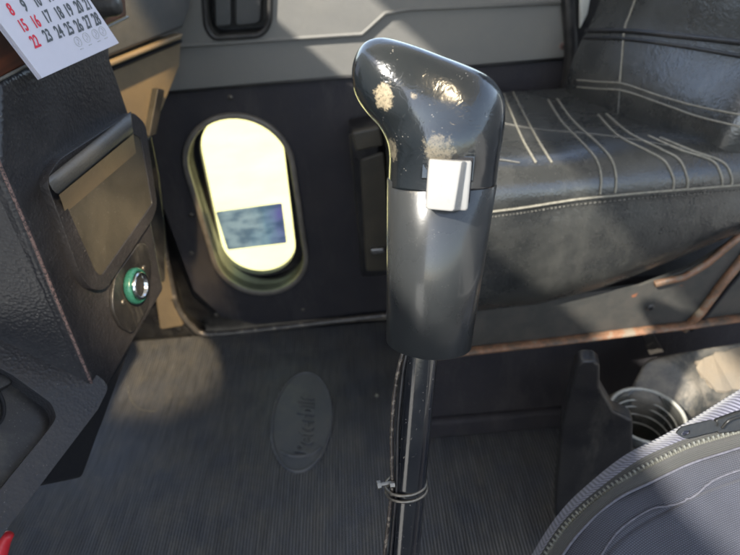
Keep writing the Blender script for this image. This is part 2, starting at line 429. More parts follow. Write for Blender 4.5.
def on_surface(bvh, pix, lift=0.0, n=8):
    out = []
    q = smooth_path([Vector((a, b, 0)) for a, b in pix], n)
    for v in q:
        p, nn = hit(bvh, v.x, v.y)
        if p is not None: out.append(p + (nn if nn.dot(EYE-p) > 0 else -nn)*lift)
    return out
def screw(parent, p, nrm, r, mat='dull_screw', name='screw', cross=True):
    nrm = nrm.normalized()
    o = lathe(name, p, nrm, [(r, -0.002), (r, r*0.15), (r*0.85, r*0.4), (r*0.45, r*0.52), (0.0001, r*0.55)], mat, parent, 20)
    if cross:
        e = nrm.orthogonal().normalized(); e2 = nrm.cross(e); e, e2 = (e+e2*0.6).normalized(), (e2-e*0.6).normalized()
        V = []; F = []
        for (a, b) in ((e, e2), (e2, e)):
            k = len(V)
            for sx in (-1, 1):
                for sy in (-1, 1):
                    for h in (0.3, 0.6): V.append(p+a*sx*r*0.6+b*sy*r*0.12+nrm*r*h)
            F += [(k, k+2, k+6, k+4), (k+1, k+5, k+7, k+3), (k, k+1, k+3, k+2), (k+4, k+6, k+7, k+5), (k, k+4, k+5, k+1), (k+2, k+3, k+7, k+6)]
        mk('slot', V, F, 'dark_void', o)
    return o
def text_mesh(name, s, mat, parent, O, ex, ey, size, sx=1.0, shear=0.0, bold=0.0, ext=0.0003, center=False):
    cu = bpy.data.curves.new(name, 'FONT'); cu.body = s; cu.size = 1.0; cu.shear = shear; cu.offset = bold; cu.extrude = ext/size
    if center: cu.align_x = 'CENTER'; cu.align_y = 'CENTER'
    to = bpy.data.objects.new('tmp', cu); COL.objects.link(to)
    bpy.context.view_layer.update()
    me0 = bpy.data.meshes.new_from_object(to.evaluated_get(bpy.context.evaluated_depsgraph_get()))
    ez = ex.cross(ey)
    V = [O + ex*(v.co.x*size*sx) + ey*(v.co.y*size) + ez*(v.co.z*size) for v in me0.vertices]
    F = [tuple(p.vertices) for p in me0.polygons]
    bpy.data.objects.remove(to); bpy.data.curves.remove(cu); bpy.data.meshes.remove(me0)
    return mk(name, V, F, mat, parent)

# ================================================================== SETTING
YD = 0.98                     # inner face of the passenger door
struct(box('ground', (-30, -30, -1.35), (30, 30, -1.30), 'outside_ground'))
struct(box('cab_floor', (-1.12, -0.75, -0.05), (1.1, 1.0, -0.001), 'carpet_black'))
struct(box('cab_roof', (-0.62, -0.75, 1.55), (1.15, 1.04, 1.60), 'headliner'))
# added unseen front wall, slit shaped to cut the sun into a band
XF = -0.58
def zl(y, off=0.0): return 0.529 + (0.71*(0.088-XF) - 0.122*(y-0.588) + off)/0.694
ys = [-0.75, -0.2, 0.25, 0.53, 1.0]
def wall_x(name, lo, hi):
    V = []; F = []
    for x in (XF-0.03, XF):
        for y in ys: V += [(x, y, lo(y)), (x, y, hi(y))]
    n = len(ys)
    for s in (0, 2*n):
        for i in range(n-1): F.append((s+2*i, s+2*i+2, s+2*i+3, s+2*i+1))
    for i in range(n-1):
        F.append((2*i, 2*i+2, 2*n+2*i+2, 2*n+2*i)); F.append((2*i+1, 2*n+2*i+1, 2*n+2*i+3, 2*i+3))
    F.append((0, 1, 2*n+1, 2*n)); F.append((2*n-2, 4*n-2, 4*n-1, 2*n-1))
    return struct(mk(name, V, F, 'wall_grey'))
wall_x('sun_mask_lower', lambda y: 0.56, lambda y: zl(y))
struct(box('toe_board', (-1.12, -0.75, 0.0), (-1.06, 1.0, 0.60), 'carpet_black'))
struct(box('cowl_shelf', (-1.12, -0.75, 0.602), (-0.575, 1.0, 0.63), 'carpet_black'))
wall_x('sun_mask_upper', lambda y: zl(y, 0.142 + max(0, 0.42-y)*0.12), lambda y: 1.549)
struct(box('driver_side_wall', (-0.55, -0.80, 0.0), (1.1, -0.76, 0.62), 'wall_grey'))
struct(box('rear_wall', (1.15, -0.75, 0.0), (1.19, 1.0, 0.95), 'wall_grey'))

# ================================================================== PASSENGER DOOR
door = thing('passenger_door', 'grey and black passenger door with tall oval kick window near the floor', 'door', (0, YD, 0))
NY = Vector((0, -1, 0))
def dpt(l, Y=YD): return [onY(a, b, Y) for a, b in l]
zs = 0.568; XR = 0.372
# step line between lower and upper grey pads
step = [(-0.6, 0.655)] + [(onY(a, b, YD).x, onY(a, b, YD).z) for a, b in [(150, 48), (328, 36), (362, 34), (385, 13), (410, 9)]]
step.append((XR, onY(566, 3, YD).z))
lower_pad = [Vector((x, YD, z)) for x, z in step] + [Vector((XR, YD, zs)), Vector((-0.6, YD, zs))]
# rounded stadium outlines
def stadium(pa, pb, wa, wb, Y, n=20):
    A = onY(*pa, Y); B = onY(*pb, Y); ax = (A-B).normalized(); sx = Vector((ax.z, 0, -ax.x)); out = []
    for k in range(n+1):
        a = math.pi*k/n; out.append(A + sx*math.cos(a)*wa + ax*math.sin(a)*wa)
    for k in range(n+1):
        a = math.pi*k/n; out.append(B - sx*math.cos(a)*wb - ax*math.sin(a)*wb)
    return out
Ai, Bi = onY(238, 162, YD), onY(260, 248, YD)
ring_o = stadium((240, 167), (260, 256), 0.104, 0.101, YD)
recess = stadium((240, 167), (260, 256), 0.094, 0.091, YD)
handle_hole = round_poly(dpt([(203, -40), (272, -45), (270, 22), (262, 34), (214, 37), (207, 25)]), 0.02)
HOLE = [v for v in handle_hole]
low = plate('lower_grey_pad', lower_pad, NY, 0.03, 'door_grey', door, bv=0.004)
up_poly = [Vector((x, YD, z+0.002)) for x, z in step] + [Vector((XR, YD, 0.80)), Vector((-0.6, YD, 0.80))]
upz = plate('upper_grey_pad', up_poly, NY, 0.03, 'door_grey', door, holes=[HOLE], bv=0, lift=0.006)
bead = [Vector((x, YD-0.006, z+0.001)) for x, z in step]
tube('pad_piping', bead, 0.003, 'door_grey', door, 8)
# door kick panel (black), around the window
kick = [Vector((-0.40, YD, zs-0.001)), Vector((XR, YD, zs-0.001)), Vector((XR, YD, 0.03)), Vector((-0.27, YD, 0.03)), Vector((-0.34, YD, 0.06)), Vector((-0.385, YD, 0.14))]
plate('kick_panel', kick, NY, 0.02, 'carpet_black', door, holes=[recess], lift=-0.004)
tube('trim_seam', [Vector((-0.40, YD-0.001, zs)), Vector((0.0, YD-0.001, zs)), Vector((XR, YD-0.001, zs))], 0.0025, 'rubber', door, 6)
win = plate('kick_window', ring_o, NY, 0.012, 'ring_rubber', door, holes=[recess], bv=0.003, lift=0.006)
# recess tunnel
YG = YD+0.055
inner = stadium((243, 154), (266, 236), 0.066, 0.066, YG)
V = list(recess); n_ = len(V); V2 = [Vector((p.x, YG-0.001, p.z)) for p in recess]
tun = mk('window_tunnel', V+V2, [(i, (i+1) % n_, n_+(i+1) % n_, n_+i) for i in range(n_)], 'plastic_black', win, True)
gi = [(203, 160)]
# outer skin with glazed hole
GA, GB = onY(240, 150, YG), onY(262, 243, YG)
def stad3(A, B, w, n=20):
    ax = (A-B).normalized(); sx = Vector((ax.z, 0, -ax.x)); o = []
    for k in range(n+1): a = math.pi*k/n; o.append(A+sx*math.cos(a)*w+ax*math.sin(a)*w)
    for k in range(n+1): a = math.pi*k/n; o.append(B-sx*math.cos(a)*w-ax*math.sin(a)*w)
    return o
WR = 0.5*(onY(285, 165, YG)-onY(202, 165, YG)).length
GA = onY(243, 152, YG); GB = onY(258, 243, YG)
# shrink so that the ends land on the photo's top and bottom of the opening
gh = stad3(GA, GB, WR)
skin = [Vector((-0.62, YG, -0.35)), Vector((0.7, YG, -0.35)), Vector((0.7, YG, 0.80)), Vector((-0.62, YG, 0.80))]
plate('outer_skin', skin, NY, 0.012, 'plastic_black', door, holes=[gh])
plate('glass', stad3(GA, GB, WR+0.004), NY, 0.003, 'thin_pane', win, lift=-0.012)
tube('glass_gasket', stad3(GA+Vector((0, -0.002, 0)), GB+Vector((0, -0.002, 0)), WR+0.002), 0.003, 'rubber', win, 8, closed=True)
stk = [onY(a, b, YG-0.0) for a, b in [(216, 211), (282, 202), (287, 242), (228, 249)]]
plate('sticker', round_poly(stk, 0.004), NY, 0.0006, 'sticker', win, lift=0.004)
# handle recess
hd = plate('door_handle', [Vector((p.x, YD+0.05, p.z)) for p in handle_hole], NY, 0.004, 'plastic_black', door)
n_ = len(handle_hole)
mk('handle_cup', [p+NY*0.006 for p in handle_hole]+[Vector((p.x, YD+0.049, p.z)) for p in handle_hole], [(i, (i+1) % n_, n_+(i+1) % n_, n_+i) for i in range(n_)], 'plastic_black', hd, True)
tube('handle_rim', [p+NY*0.008 for p in handle_hole], 0.0045, 'rubber', hd, 8, closed=True)
plate('handle_lever', round_poly([onY(a, b, YD+0.03) for a, b in [(214, -40), (230, -40), (231, 26), (215, 27)]], 0.006), NY, 0.012, 'vinyl_dash_top', hd, bv=0.003)
plate('pull_pad', round_poly([onY(a, b, YD+0.03) for a, b in [(235, -40), (262, -40), (261, 24), (235, 27)]], 0.01), NY, 0.012, 'vinyl_dash_top', hd, bv=0.004)
for px, py in [(230, 98), (191, 216), (191, 254), (303, 311), (216, 316)]:
    screw(door, onY(px, py, YD-0.0)+NY*(-0.003), NY, 0.0045)
screw(door, onY(563, 46, YD)+NY*0.0, NY, 0.006, 'worn_edge')
# door frame and sill
frame = thing('door_frame', 'dark painted door frame with scuffed metal sill along the floor edge', 'door frame', (0, YD, 0))
fp = [(128, 95), (146, 160), (160, 228), (170, 280), (178, 308), (192, 326), (212, 334), (300, 325), (388, 315), (470, 306)]
tube('sill_strip', smooth_path([onY(a, b, YD-0.012) for a, b in fp], 6), 0.007, 'sill_metal', frame, 10)
tube('weatherstrip', smooth_path([onY(a-11, b+4, YD-0.005) for a, b in fp[:6]], 6), 0.008, 'rubber', frame, 10)
tube('rear_weatherstrip', smooth_path([onY(a, b, YD-0.012) for a, b in [(567, -40), (569, 10), (571, 50), (568, 80), (562, 105), (558, 150)]], 6), 0.011, 'rubber', frame, 12)
plate('pillar_trim', [onY(a, b, YD-0.01) for a, b in [(576, -40), (620, -40), (640, 110), (572, 110)]], NY, 0.03, 'rubber', frame, bv=0.003)
plate('pillar_cover', [onY(a, b, YD-0.022) for a, b in [(580, -30), (596, -30), (588, 14), (580, 30)]], NY, 0.008, 'pillar_pale', frame, bv=0.003)
plate('kick_pillar', [onY(a, b, YD-0.004) for a, b in [(60, 40), (140, 110), (152, 175), (168, 270), (182, 318), (205, 336), (40, 360)]], NY, 0.03, 'plastic_black', frame, bv=0.004)
tube('edge_strip', smooth_path([onY(a, b, YD-0.016) for a, b in [(139, 125), (150, 175), (158, 222), (166, 268), (172, 300)]], 6), 0.0045, 'warm_lit_tan', frame, 8)
plate('hinge_cover', round_poly([onY(a, b, YD-0.02) for a, b in [(150, 262), (163, 262), (174, 308), (184, 326), (160, 330)]], 0.008), NY, 0.012, 'warm_lit_tan', frame, bv=0.003)
screw(frame, onY(148, 214, YD-0.005), NY, 0.006)
screw(frame, onY(158, 300, YD-0.005), NY, 0.006)
# latch box next to the seat
lb = thing('door_pocket', 'small black upright pocket with a face painted warm-lit tan beside the seat', 'storage pocket', onY(368, 275, 0.93))
def q(l, Y): return [onY(a, b, Y) for a, b in l]
plate('pocket_body', round_poly(q([(349, 134), (378, 129), (392, 275), (362, 278)], 0.90), 0.008), NY, 0.075, 'plastic_black', lb, bv=0.005)
plate('pocket_face', round_poly(q([(360, 160), (384, 152), (392, 270), (366, 272)], 0.897), 0.008), NY, 0.006, 'dusty_lit_plastic', lb, bv=0.003)  # warm light on the pocket's face and lip painted in as brown
plate('pocket_lip', round_poly(q([(351, 133), (380, 127), (384, 146), (356, 152)], 0.895), 0.006), NY, 0.015, 'dusty_lit_plastic', lb, bv=0.004)
box('latch', tuple(onY(371, 251, 0.9)+Vector((0, -0.012, 0))), tuple(onY(384, 247, 0.9)+Vector((0, 0.004, 0.004))), 'steel', lb, 0.002)

# ================================================================== FLOOR MAT
mat = thing('floor_mat', 'worn black ribbed rubber floor mat with raised oval emblem', 'floor mat', (-0.2, 0.6, 0))
V = []; F = []; ribs = 320; x0, x1 = -1.05, 0.62; dx = (x1-x0)/ribs
Ys = [-0.1, 0.15, 0.3, 0.45, 0.6, 0.7, 0.8, 0.9, 0.968]
def matz(x, y): return 0.006 + 0.0018*math.sin(x*7+y*5) + 0.0015*math.sin(y*11-x*4) + 0.001 + max(0, y-0.86)*0.12
cols = []
for i in range(ribs):
    for fx, dz in ((0.0, 0), (0.40, 0), (0.50, 0.003), (0.90, 0.003)): cols.append((x0+(i+fx)*dx, dz))
for (x, dz) in cols:
    for y in Ys: V.append((x, y, matz(x, y)+dz))
m_ = len(Ys)
for i in range(len(cols)-1):
    for k in range(m_-1): F.append((i*m_+k, i*m_+k+1, (i+1)*m_+k+1, (i+1)*m_+k))
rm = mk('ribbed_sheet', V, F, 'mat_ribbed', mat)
EC = onZ(302.5, 419, 0.010); EC.z = matz(EC.x, EC.y)+0.0012
def ell(a, b, z, n=64): return [Vector((EC.x+a*math.cos(2*math.pi*k/n), EC.y+b*math.sin(2*math.pi*k/n), EC.z+z)) for k in range(n)]
em = plate('emblem', ell(0.060, 0.122, 0.0035), Vector((0, 0, 1)), 0.004, 'mat_rubber', mat, bv=0.001)
tube('emblem_rim', ell(0.0575, 0.119, 0.0035), 0.0028, 'mat_rubber', em, 8, closed=True)
text_mesh('emblem_lettering', 'Peterbilt', 'mat_rubber', em, EC+Vector((0.022, -0.090, 0.0036)), Vector((0, 1, 0)), Vector((-1, 0, 0)), 0.047, sx=0.86, shear=0.35, bold=0.014, ext=0.0032)
tube('emblem_swash', smooth_path([EC+Vector(p) for p in ((-0.036, -0.074, 0.004), (-0.020, -0.084, 0.004), (0.004, -0.088, 0.004), (0.026, -0.083, 0.004), (0.038, -0.072, 0.004))], 6), 0.0028, 'mat_rubber', em, 8)
tag(tube('hair_strand', smooth_path([onZ(a, b, 0.011) for a, b in [(128, 385), (130, 398), (138, 408), (148, 411), (156, 411)]], 8), 0.0007, 'stitch'), 'pale curled strand lying on the dusty end of the rubber mat', 'thread')
pb = onZ(377, 396, 0.010)
tag(lathe('pebble', pb, Vector((0, 0, 1)), [(0.001, 0), (0.0045, 0.001), (0.004, 0.004), (0.0012, 0.006)], 'stitch', None, 9), 'tiny pale crumb on the mat beside the shifter tube', 'crumb')

# ================================================================== DASHBOARD
AN = Vector((math.cos(rad(6.5)), -math.sin(rad(6.5)), 0)); P0 = onD(95, 200, 0.48)
def dp(l, lift=0.0): return [onP(a, b, P0+AN*lift, AN) for a, b in l]
dash = thing('dashboard', 'black grained vinyl dashboard with wood grain strip and padded lower edge', 'dashboard', (-0.35, 0.4, 0.4))
face = dp([(-2, 80), (36, 61), (108, 24), (112, 60), (136, 130), (165, 290), (104, 396), (92, 386), (48, 280), (8, 186), (-2, 168)])
plate('centre_panel', face, AN, 0.16, 'vinyl_black', dash, bv=0.006, seg=4)
wd = dp([(-60, 108), (36, 59), (126, 16), (122, -40), (-60, -40)])
plate('wood_panel', wd, AN, 0.15, 'wood', dash, bv=0.002, lift=0.001)
tube('wood_trim', dp([(-60, 110), (36, 61), (128, 17)], 0.002), 0.0012, 'stitch_dim', dash, 6)
# dark knob at top edge of the wood
kb = onP(96, 6, P0, AN)
kn = lathe('dash_knob', kb, AN, [(0.012, 0), (0.012, 0.004), (0.0095, 0.008), (0.009, 0.018), (0.007, 0.021), (0.0001, 0.0215)], 'rubber', dash, 28)
# left face, turned to the driver, behind the worn vertical edge
E0, E1 = dp([(6, 178), (93, 388)])
lf = [E0, E1, onY(0, 346, E1.y), onY(-90, 306, E1.y), onY(-90, 140, E0.y), onY(-6, 165, E0.y)]
plate('driver_side_panel', [p for p in lf], Vector((0.12, -1, 0.0)), 0.10, 'vinyl_black', dash, lift=-0.001)
tube('worn_corner', smooth_path(dp([(-6, 150), (7, 182), (30, 235), (60, 308), (93, 387)], -0.001), 5), 0.0013, 'worn_edge', dash, 8)
# lower padded frame with insert
CC = onP(100, 392, P0, AN); LA = onZ(0, 525, CC.z); LB = onY(0, 345, CC.y)
QN = (LA-CC).cross(LB-CC).normalized()
if QN.dot(EYE-CC) < 0: QN = -QN
def lq(l, lift=0.0): return [onP(a, b, CC+QN*lift, QN) for a, b in l]
fo = lq([(-70, 318), (0, 345), (60, 366), (97, 382), (104, 392), (93, 414), (0, 536), (-70, 640)])
fi = lq([(-60, 344), (8, 380), (47, 408), (52, 422), (44, 434), (0, 488), (-60, 565)])
plate('padded_frame', round_poly(fo, [0, 0, 0, 0.006, 0.006, 0, 0, 0]), QN, 0.035, 'vinyl_black', dash, holes=[round_poly(fi, [0, 0, 0.004, 0.004, 0.004, 0, 0])], bv=0.011, seg=6, lift=0.010)
plate('insert_panel', lq([(-60, 345), (8, 376), (50, 404), (56, 422), (46, 436), (0, 492), (-60, 570)]), QN, 0.01, 'plastic_black', dash, lift=-0.003)
plate('vent_tab', round_poly(lq([(-30, 358), (4, 372), (12, 384), (-2, 392), (-30, 384)]), 0.004), QN, 0.01, 'plastic_black', dash, bv=0.002, lift=0.004)
tube('vent_tab_arc', smooth_path(lq([(-14, 436), (2, 420), (4, 404), (-2, 390)], 0.0), 6), 0.0012, 'dark_void', dash, 6)
sp_ = onP(22, 369, CC+QN*0.006, QN)
screw(dash, sp_, QN, 0.0042)
# dark under-panel
up = [onY(a, b, 0.40) for a, b in [(104, 390), (168, 292), (84, 478), (44, 487), (-60, 520), (-60, 430)]]
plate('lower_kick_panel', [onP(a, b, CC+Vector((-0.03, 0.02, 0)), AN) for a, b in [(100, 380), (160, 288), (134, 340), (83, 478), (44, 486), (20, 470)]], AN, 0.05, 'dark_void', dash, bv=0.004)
# passenger side of dash
P1 = onY(183, 35, 0.90); GN = Vector((math.cos(rad(22.5)), -math.sin(rad(22.5)), 0))
def gp(l, lift=0.0): return [onP(a, b, P1+GN*lift, GN) for a, b in l]
plate('glovebox_door', gp([(60, 86), (182, 36), (180, 66), (168, 96), (151, 136), (128, 160), (70, 180)], -0.006), GN, 0.05, 'warm_lit_tan', dash, bv=0.003)
plate('passenger_dash_top', gp([(60, 60), (100, -40), (194, -40), (191, 8), (184, 28), (60, 78)], 0.006), GN, 0.07, 'vinyl_dash_top', dash, bv=0.006)
plate('ledge_strip', gp([(60, 82), (184, 33), (182, 38), (60, 88)], 0.012), GN, 0.02, 'warm_lit_tan', dash, bv=0.002)
tube('glovebox_gap', gp([(60, 90), (120, 66), (181, 41)], -0.002), 0.0025, 'dark_void', dash, 8)
plate('glovebox_hinge', round_poly(gp([(158, 88), (165, 90), (156, 134), (149, 137)], 0.004), 0.003), GN, 0.02, 'rubber', dash, bv=0.002)
plate('passenger_knee_panel', gp([(70, 175), (128, 158), (152, 134), (160, 175), (166, 230), (166, 282), (60, 300)], -0.03), GN, 0.06, 'plastic_black', dash, bv=0.004)

# ashtray
ash = thing('ashtray', 'closed square ashtray with a protruding rounded lip set in the dashboard', 'ashtray', onP(95, 200, P0, AN))
bo = round_poly(dp([(37, 180), (50, 160), (126, 112), (139, 124), (151, 206), (146, 220), (98, 290), (84, 290), (72, 276)]), 0.008)
bi = round_poly(dp([(54, 196), (62, 184), (126, 134), (134, 138), (146, 204), (94, 276), (88, 272)]), 0.004)
plate('bezel', bo, AN, 0.012, 'vinyl_black', ash, holes=[bi], bv=0.0028, seg=4, lift=0.007)
plate('drawer_front', round_poly(dp([(52, 190), (60, 176), (128, 120), (136, 132), (148, 205), (95, 279), (88, 274)]), 0.003), AN, 0.014, 'dusty_lit_plastic', ash, bv=0.002, lift=0.006)
def lr(a, b, lift): 
    A_, B_ = dp([a, b], lift); return [A_.lerp(B_, u/10) for u in range(11)]
lip = grid('lip', [lr((52, 176), (131, 112), 0.004), lr((52, 174), (131, 111), 0.009), lr((49, 177), (130, 113), 0.015), lr((49, 183), (131, 119), 0.019), lr((52, 189), (132, 126), 0.019), lr((56, 193), (133, 131), 0.0165), lr((60, 194), (133, 133), 0.012), lr((62, 196), (133, 135), 0.005)], 'vinyl_dash_top', ash)
for e_ in (0, -1):
    cps = [r_[e_].co if hasattr(r_[e_], 'co') else r_[e_] for r_ in [lr((52, 176), (131, 112), 0.004), lr((52, 174), (131, 111), 0.009), lr((49, 177), (130, 113), 0.015), lr((49, 183), (131, 119), 0.019), lr((52, 189), (132, 126), 0.019), lr((56, 193), (133, 131), 0.0165), lr((60, 194), (133, 133), 0.012), lr((62, 196), (133, 135), 0.005)]]
    mk('lip_end', cps, [tuple(range(8))], 'vinyl_dash_top', lip)
grid('lip_scoop', [lr((59, 195), (133.5, 134), 0.0155), lr((61, 200), (134, 140), 0.0125), lr((63, 206), (135, 146), 0.009), lr((65, 212), (136, 152), 0.0066), lr((66, 214), (136, 154), 0.0055)], 'warm_lit_tan', ash)  # warm-lit underside of the dusty lip painted in as a tan strip

# lighter socket
sock = thing('power_socket', 'round dash socket with green ring and chrome liner on a black plate', 'socket', onP(133, 286, P0, AN))
pl_ = round_poly(dp([(109, 296), (112, 276), (136, 243), (144, 244), (149, 266), (146, 306), (130, 334), (118, 328), (110, 312)]), 0.006)
plate('mounting_plate', pl_, AN, 0.004, 'plastic_black', sock, bv=0.0012, lift=0.0035)
sc = onP(132, 286, P0+AN*0.004, AN)
lathe('green_ring', sc, AN, [(r_*1.3, h_*1.2) for r_, h_ in [(0.0125, 0), (0.0135, 0.002), (0.0135, 0.005), (0.012, 0.007), (0.0105, 0.006), (0.0105, 0.0), (0.0125, 0)]], 'green_ring', sock, 40)
lathe('chrome_liner', sc, AN, [(r_*1.3, h_*1.2) for r_, h_ in [(0.0104, -0.004), (0.0104, 0.0075), (0.0095, 0.009), (0.0082, 0.0082), (0.0078, -0.01), (0.0104, -0.01), (0.0104, -0.004)]], 'chrome', sock, 40)
lathe('socket_well', sc, AN, [(r_*1.3, h_*1.2) for r_, h_ in [(0.0079, -0.006), (0.0079, 0.0058), (0.0001, 0.0058)]], 'dark_void', sock, 24)
screw(sock, onP(143.5, 268, P0+AN*0.0035, AN), AN, 0.0028)
screw(sock, onP(123, 302, P0+AN*0.0035, AN), AN, 0.0028)

# ================================================================== CALENDAR
cal = thing('desk_calendar', 'white calendar card with red and black dates propped on the wood trim', 'calendar', onP(60, 40, P0+AN*0.02, AN))
cn = (AN + Vector((0, -0.35, 0.25))).normalized(); cp = onP(42, 78, P0+AN*0.022, AN)
def cpt(a, b, lift=0.0): return onP(a, b, cp+cn*lift, cn)
cq = [cpt(42, 78), cpt(119, 43), cpt(60, -45), cpt(-40, -30)]
plate('page_stack', cq, cn, 0.0022, 'paper', cal)
for k in range(3):
    plate('page', [p+(cpt(42, 78)-cpt(43, 74))*(0.10*k) - cn*(0.0024+0.0008*k) for p in cq], cn, 0.0004, 'paper', cal)
DIG = [(['8', '9', '10', '11', '12', '13', '14'], [(11, 10), (24.5, 6), (37, 1), (49, -4), (61, -8), (72, -13), (83, -18)]),
       (['15', '16', '17', '18', '19', '20', '21'], [(23.5, 26), (36, 22), (47.5, 17), (59.5, 13.5), (69, 10.5), (79, 7), (87.5, 4)]),
       (['22', '23', '24', '25', '26', '27', '28'], [(35.5, 42), (48, 36), (59.5, 32), (69.5, 29), (79, 26), (88, 22.5), (96.5, 19.5)])]
for row, (ds, ps) in enumerate(DIG):
    for k, (d, (a, b)) in enumerate(zip(ds, ps)):
        O = cpt(a, b, 0.0004); ex = (cpt(a+6, b-2.5)-cpt(a, b)).normalized(); ey = (cpt(a-5.2, b-9)-cpt(a, b)); ey = (ey-ex*ey.dot(ex)*0.75).normalized()
        s_ = (cpt(a-2.6, b-6.2)-cpt(a+2.6, b+6.2)).length
        red = k == 0 or (row == 1 and k == 1)
        text_mesh('date', d, 'ink_red' if red else 'ink_dark', cal, O, ex, ey, s_*1.38, sx=0.53 if len(d) > 1 else 0.62, bold=0.022, ext=0.00008, center=True)
for (a, b) in [(78, 41.5), (86.5, 37.5), (95.5, 34), (102.5, 31)]:
    c0 = cpt(a, b, 0.0003)
    ex = (cpt(a+6, b-2.5)-cpt(a, b)).normalized(); ey = cn.cross(ex)
    mo = tube('moon_symbol', [c0+ex*math.cos(u*math.pi/9)*0.0028+ey*math.sin(u*math.pi/9)*0.0034 for u in range(18)], 0.00025, 'ink_faint', cal, 5, closed=True)
    tube('moon_mark', smooth_path([c0+ey*0.002, c0+ex*0.001, c0-ey*0.001-ex*0.0006, c0-ey*0.0022], 3), 0.0002, 'ink_faint', mo, 5)
    tube('moon_date', [c0-ey*0.0052-ex*0.0015, c0-ey*0.0052+ex*0.0015], 0.0003, 'ink_faint', mo, 5)

# ================================================================== SEAT
seat = thing('passenger_seat', 'black leather passenger seat with pale double stitching and rusty base frame', 'seat', (0.4, 0.75, 0.0))
def bottom_z(x):
    pts = [(-0.1, 0.36), (0.14, 0.372), (0.22, 0.375), (0.30, 0.392), (0.38, 0.425), (0.45, 0.458), (0.60, 0.49), (0.9, 0.49)]
    for (a, za), (b, zb) in zip(pts, pts[1:]):
        if x <= b: return za + (zb-za)*max(0, (x-a)/(b-a))
    return pts[-1][1]
rows = []; NX = 60
for i in range(NX+1):
    x = 0.045 + 0.74*i/NX; zb = bottom_z(x); f = min(1, (x-0.045)/0.06)
    ins = 0.03*(1-f)**2
    prof = [(0.60, zb-0.02), (0.572, zb-0.012), (0.560, zb+0.004), (0.548, zb+0.03), (0.545, (zb+0.515)/2), (0.548, 0.505), (0.553, 0.524), (0.552, 0.529), (0.553, 0.536),
            (0.556, 0.552), (0.570, 0.567), (0.59, 0.574), (0.62, 0.572), (0.66, 0.566), (0.71, 0.560), (0.77, 0.556), (0.83, 0.552), (0.89, 0.547), (0.935, 0.535), (0.958, 0.510), (0.962, 0.48), (0.955, 0.40)]
    rows.append([Vector((x, y+(ins if y < 0.7 else -ins), z-ins + (0.0025*math.sin(x*26+y*9) if 0.575 < y < 0.9 else 0))) for y, z in prof])
cush = grid('cushion', rows, 'seat_leather', seat); subsurf(cush, 1)
# front (left) end closes the cushion
mk('cushion_front', rows[0], [tuple(range(len(rows[0])))], 'seat_leather', seat)
# backrest
b0, b1 = onZ(572, 100, 0.53), onZ(742, 190, 0.53)
bd = (b1-b0).normalized(); b2 = b1-bd*0.008; b00 = b0-bd*0.03
bn = Vector((0, 0, 1)).cross(bd); bn = bn if bn.x < 0 else -bn
rows = []
for i in range(33):
    s = i/32; h = -0.05+0.60*s; row = []
    for k in range(25):
        u = k/24; base = b00.lerp(b2, u)
        bulge = 0.012*math.sin(math.pi*min(1, max(0, u)))**0.5 + 0.008*abs(math.sin(h*math.pi/0.16+0.6))**0.5 + 0.012*math.exp(-((h-0.055)/0.05)**2)
        ed = 0.05*(1-min(1, u/0.08))**2 + 0.05*(1-min(1, (1-u)/0.08))**2
        row.append(base + Vector((0, 0, h)) - bn*(max(0, h)*0.22 + ed) + bn*bulge)
    rows.append(row)
back = grid('backrest', rows, 'seat_leather', seat, thick=0.09); subsurf(back, 1)
bv_c = bvh_of([cush]); bv_b = bvh_of([back])
def seam(pix, bv, r, mat_, par, name='stitching', lift=0.0006, n=8):
    p = on_surface(bv, pix, lift, n)
    if len(p) > 2: return tube(name, p, r, mat_, par, 6)
for l in [[(503, 92), (511, 112), (523, 140), (536, 163)], [(513, 92), (523, 112), (538, 140), (552, 163)],
          [(548, 100), (562, 122), (585, 146), (597, 161), (601, 178), (600, 194)], [(557, 99), (574, 122), (600, 146), (612, 161), (616, 178), (615, 193)],
          [(598, 115), (618, 136), (645, 150), (664, 161), (673, 178), (673, 189)], [(606, 114), (630, 134), (660, 149), (679, 160), (687, 178), (687, 188)],
          [(648, 136), (680, 150), (712, 161), (721, 176), (722, 186)], [(660, 138), (692, 151), (722, 162), (731, 176), (731, 186)]]:
    seam(l, bv_c, 0.0015, 'stitch', cush)
seam([(470, 214), (520, 208), (580, 199), (650, 192), (700, 188), (750, 184)], bv_c, 0.0016, 'stitch', cush, 'edge_piping')
ds = on_surface(bv_c, [(474, 219), (520, 213), (580, 204), (650, 197), (700, 193), (750, 189)], 0.0004, 60)
V = []; F = []
for i in range(0, len(ds)-3, 4):
    a_, b_ = ds[i], ds[i+2]; k_ = len(V); w_ = Vector((0, 0, 0.0006)); o_ = Vector((0, -0.0006, random.uniform(-0.0003, 0.0003)))
    for p_ in (a_, b_):
        for sg in (-1, 1):
            for dd_ in (0, 1): V.append(p_+w_*sg+o_*(dd_*2-0.5))
    F += [(k_, k_+1, k_+3, k_+2), (k_+4, k_+6, k_+7, k_+5), (k_, k_+4, k_+5, k_+1), (k_+2, k_+3, k_+7, k_+6), (k_, k_+2, k_+6, k_+4), (k_+1, k_+5, k_+7, k_+3)]
mk('edge_stitches', V, F, 'stitch_dim', cush)
seam([(495, 122), (540, 130), (590, 134), (640, 141), (690, 150)], bv_c, 0.0009, 'stitch_dim', cush)
seam([(474, 158), (500, 160), (520, 163)], bv_c, 0.0009, 'stitch_dim', cush)
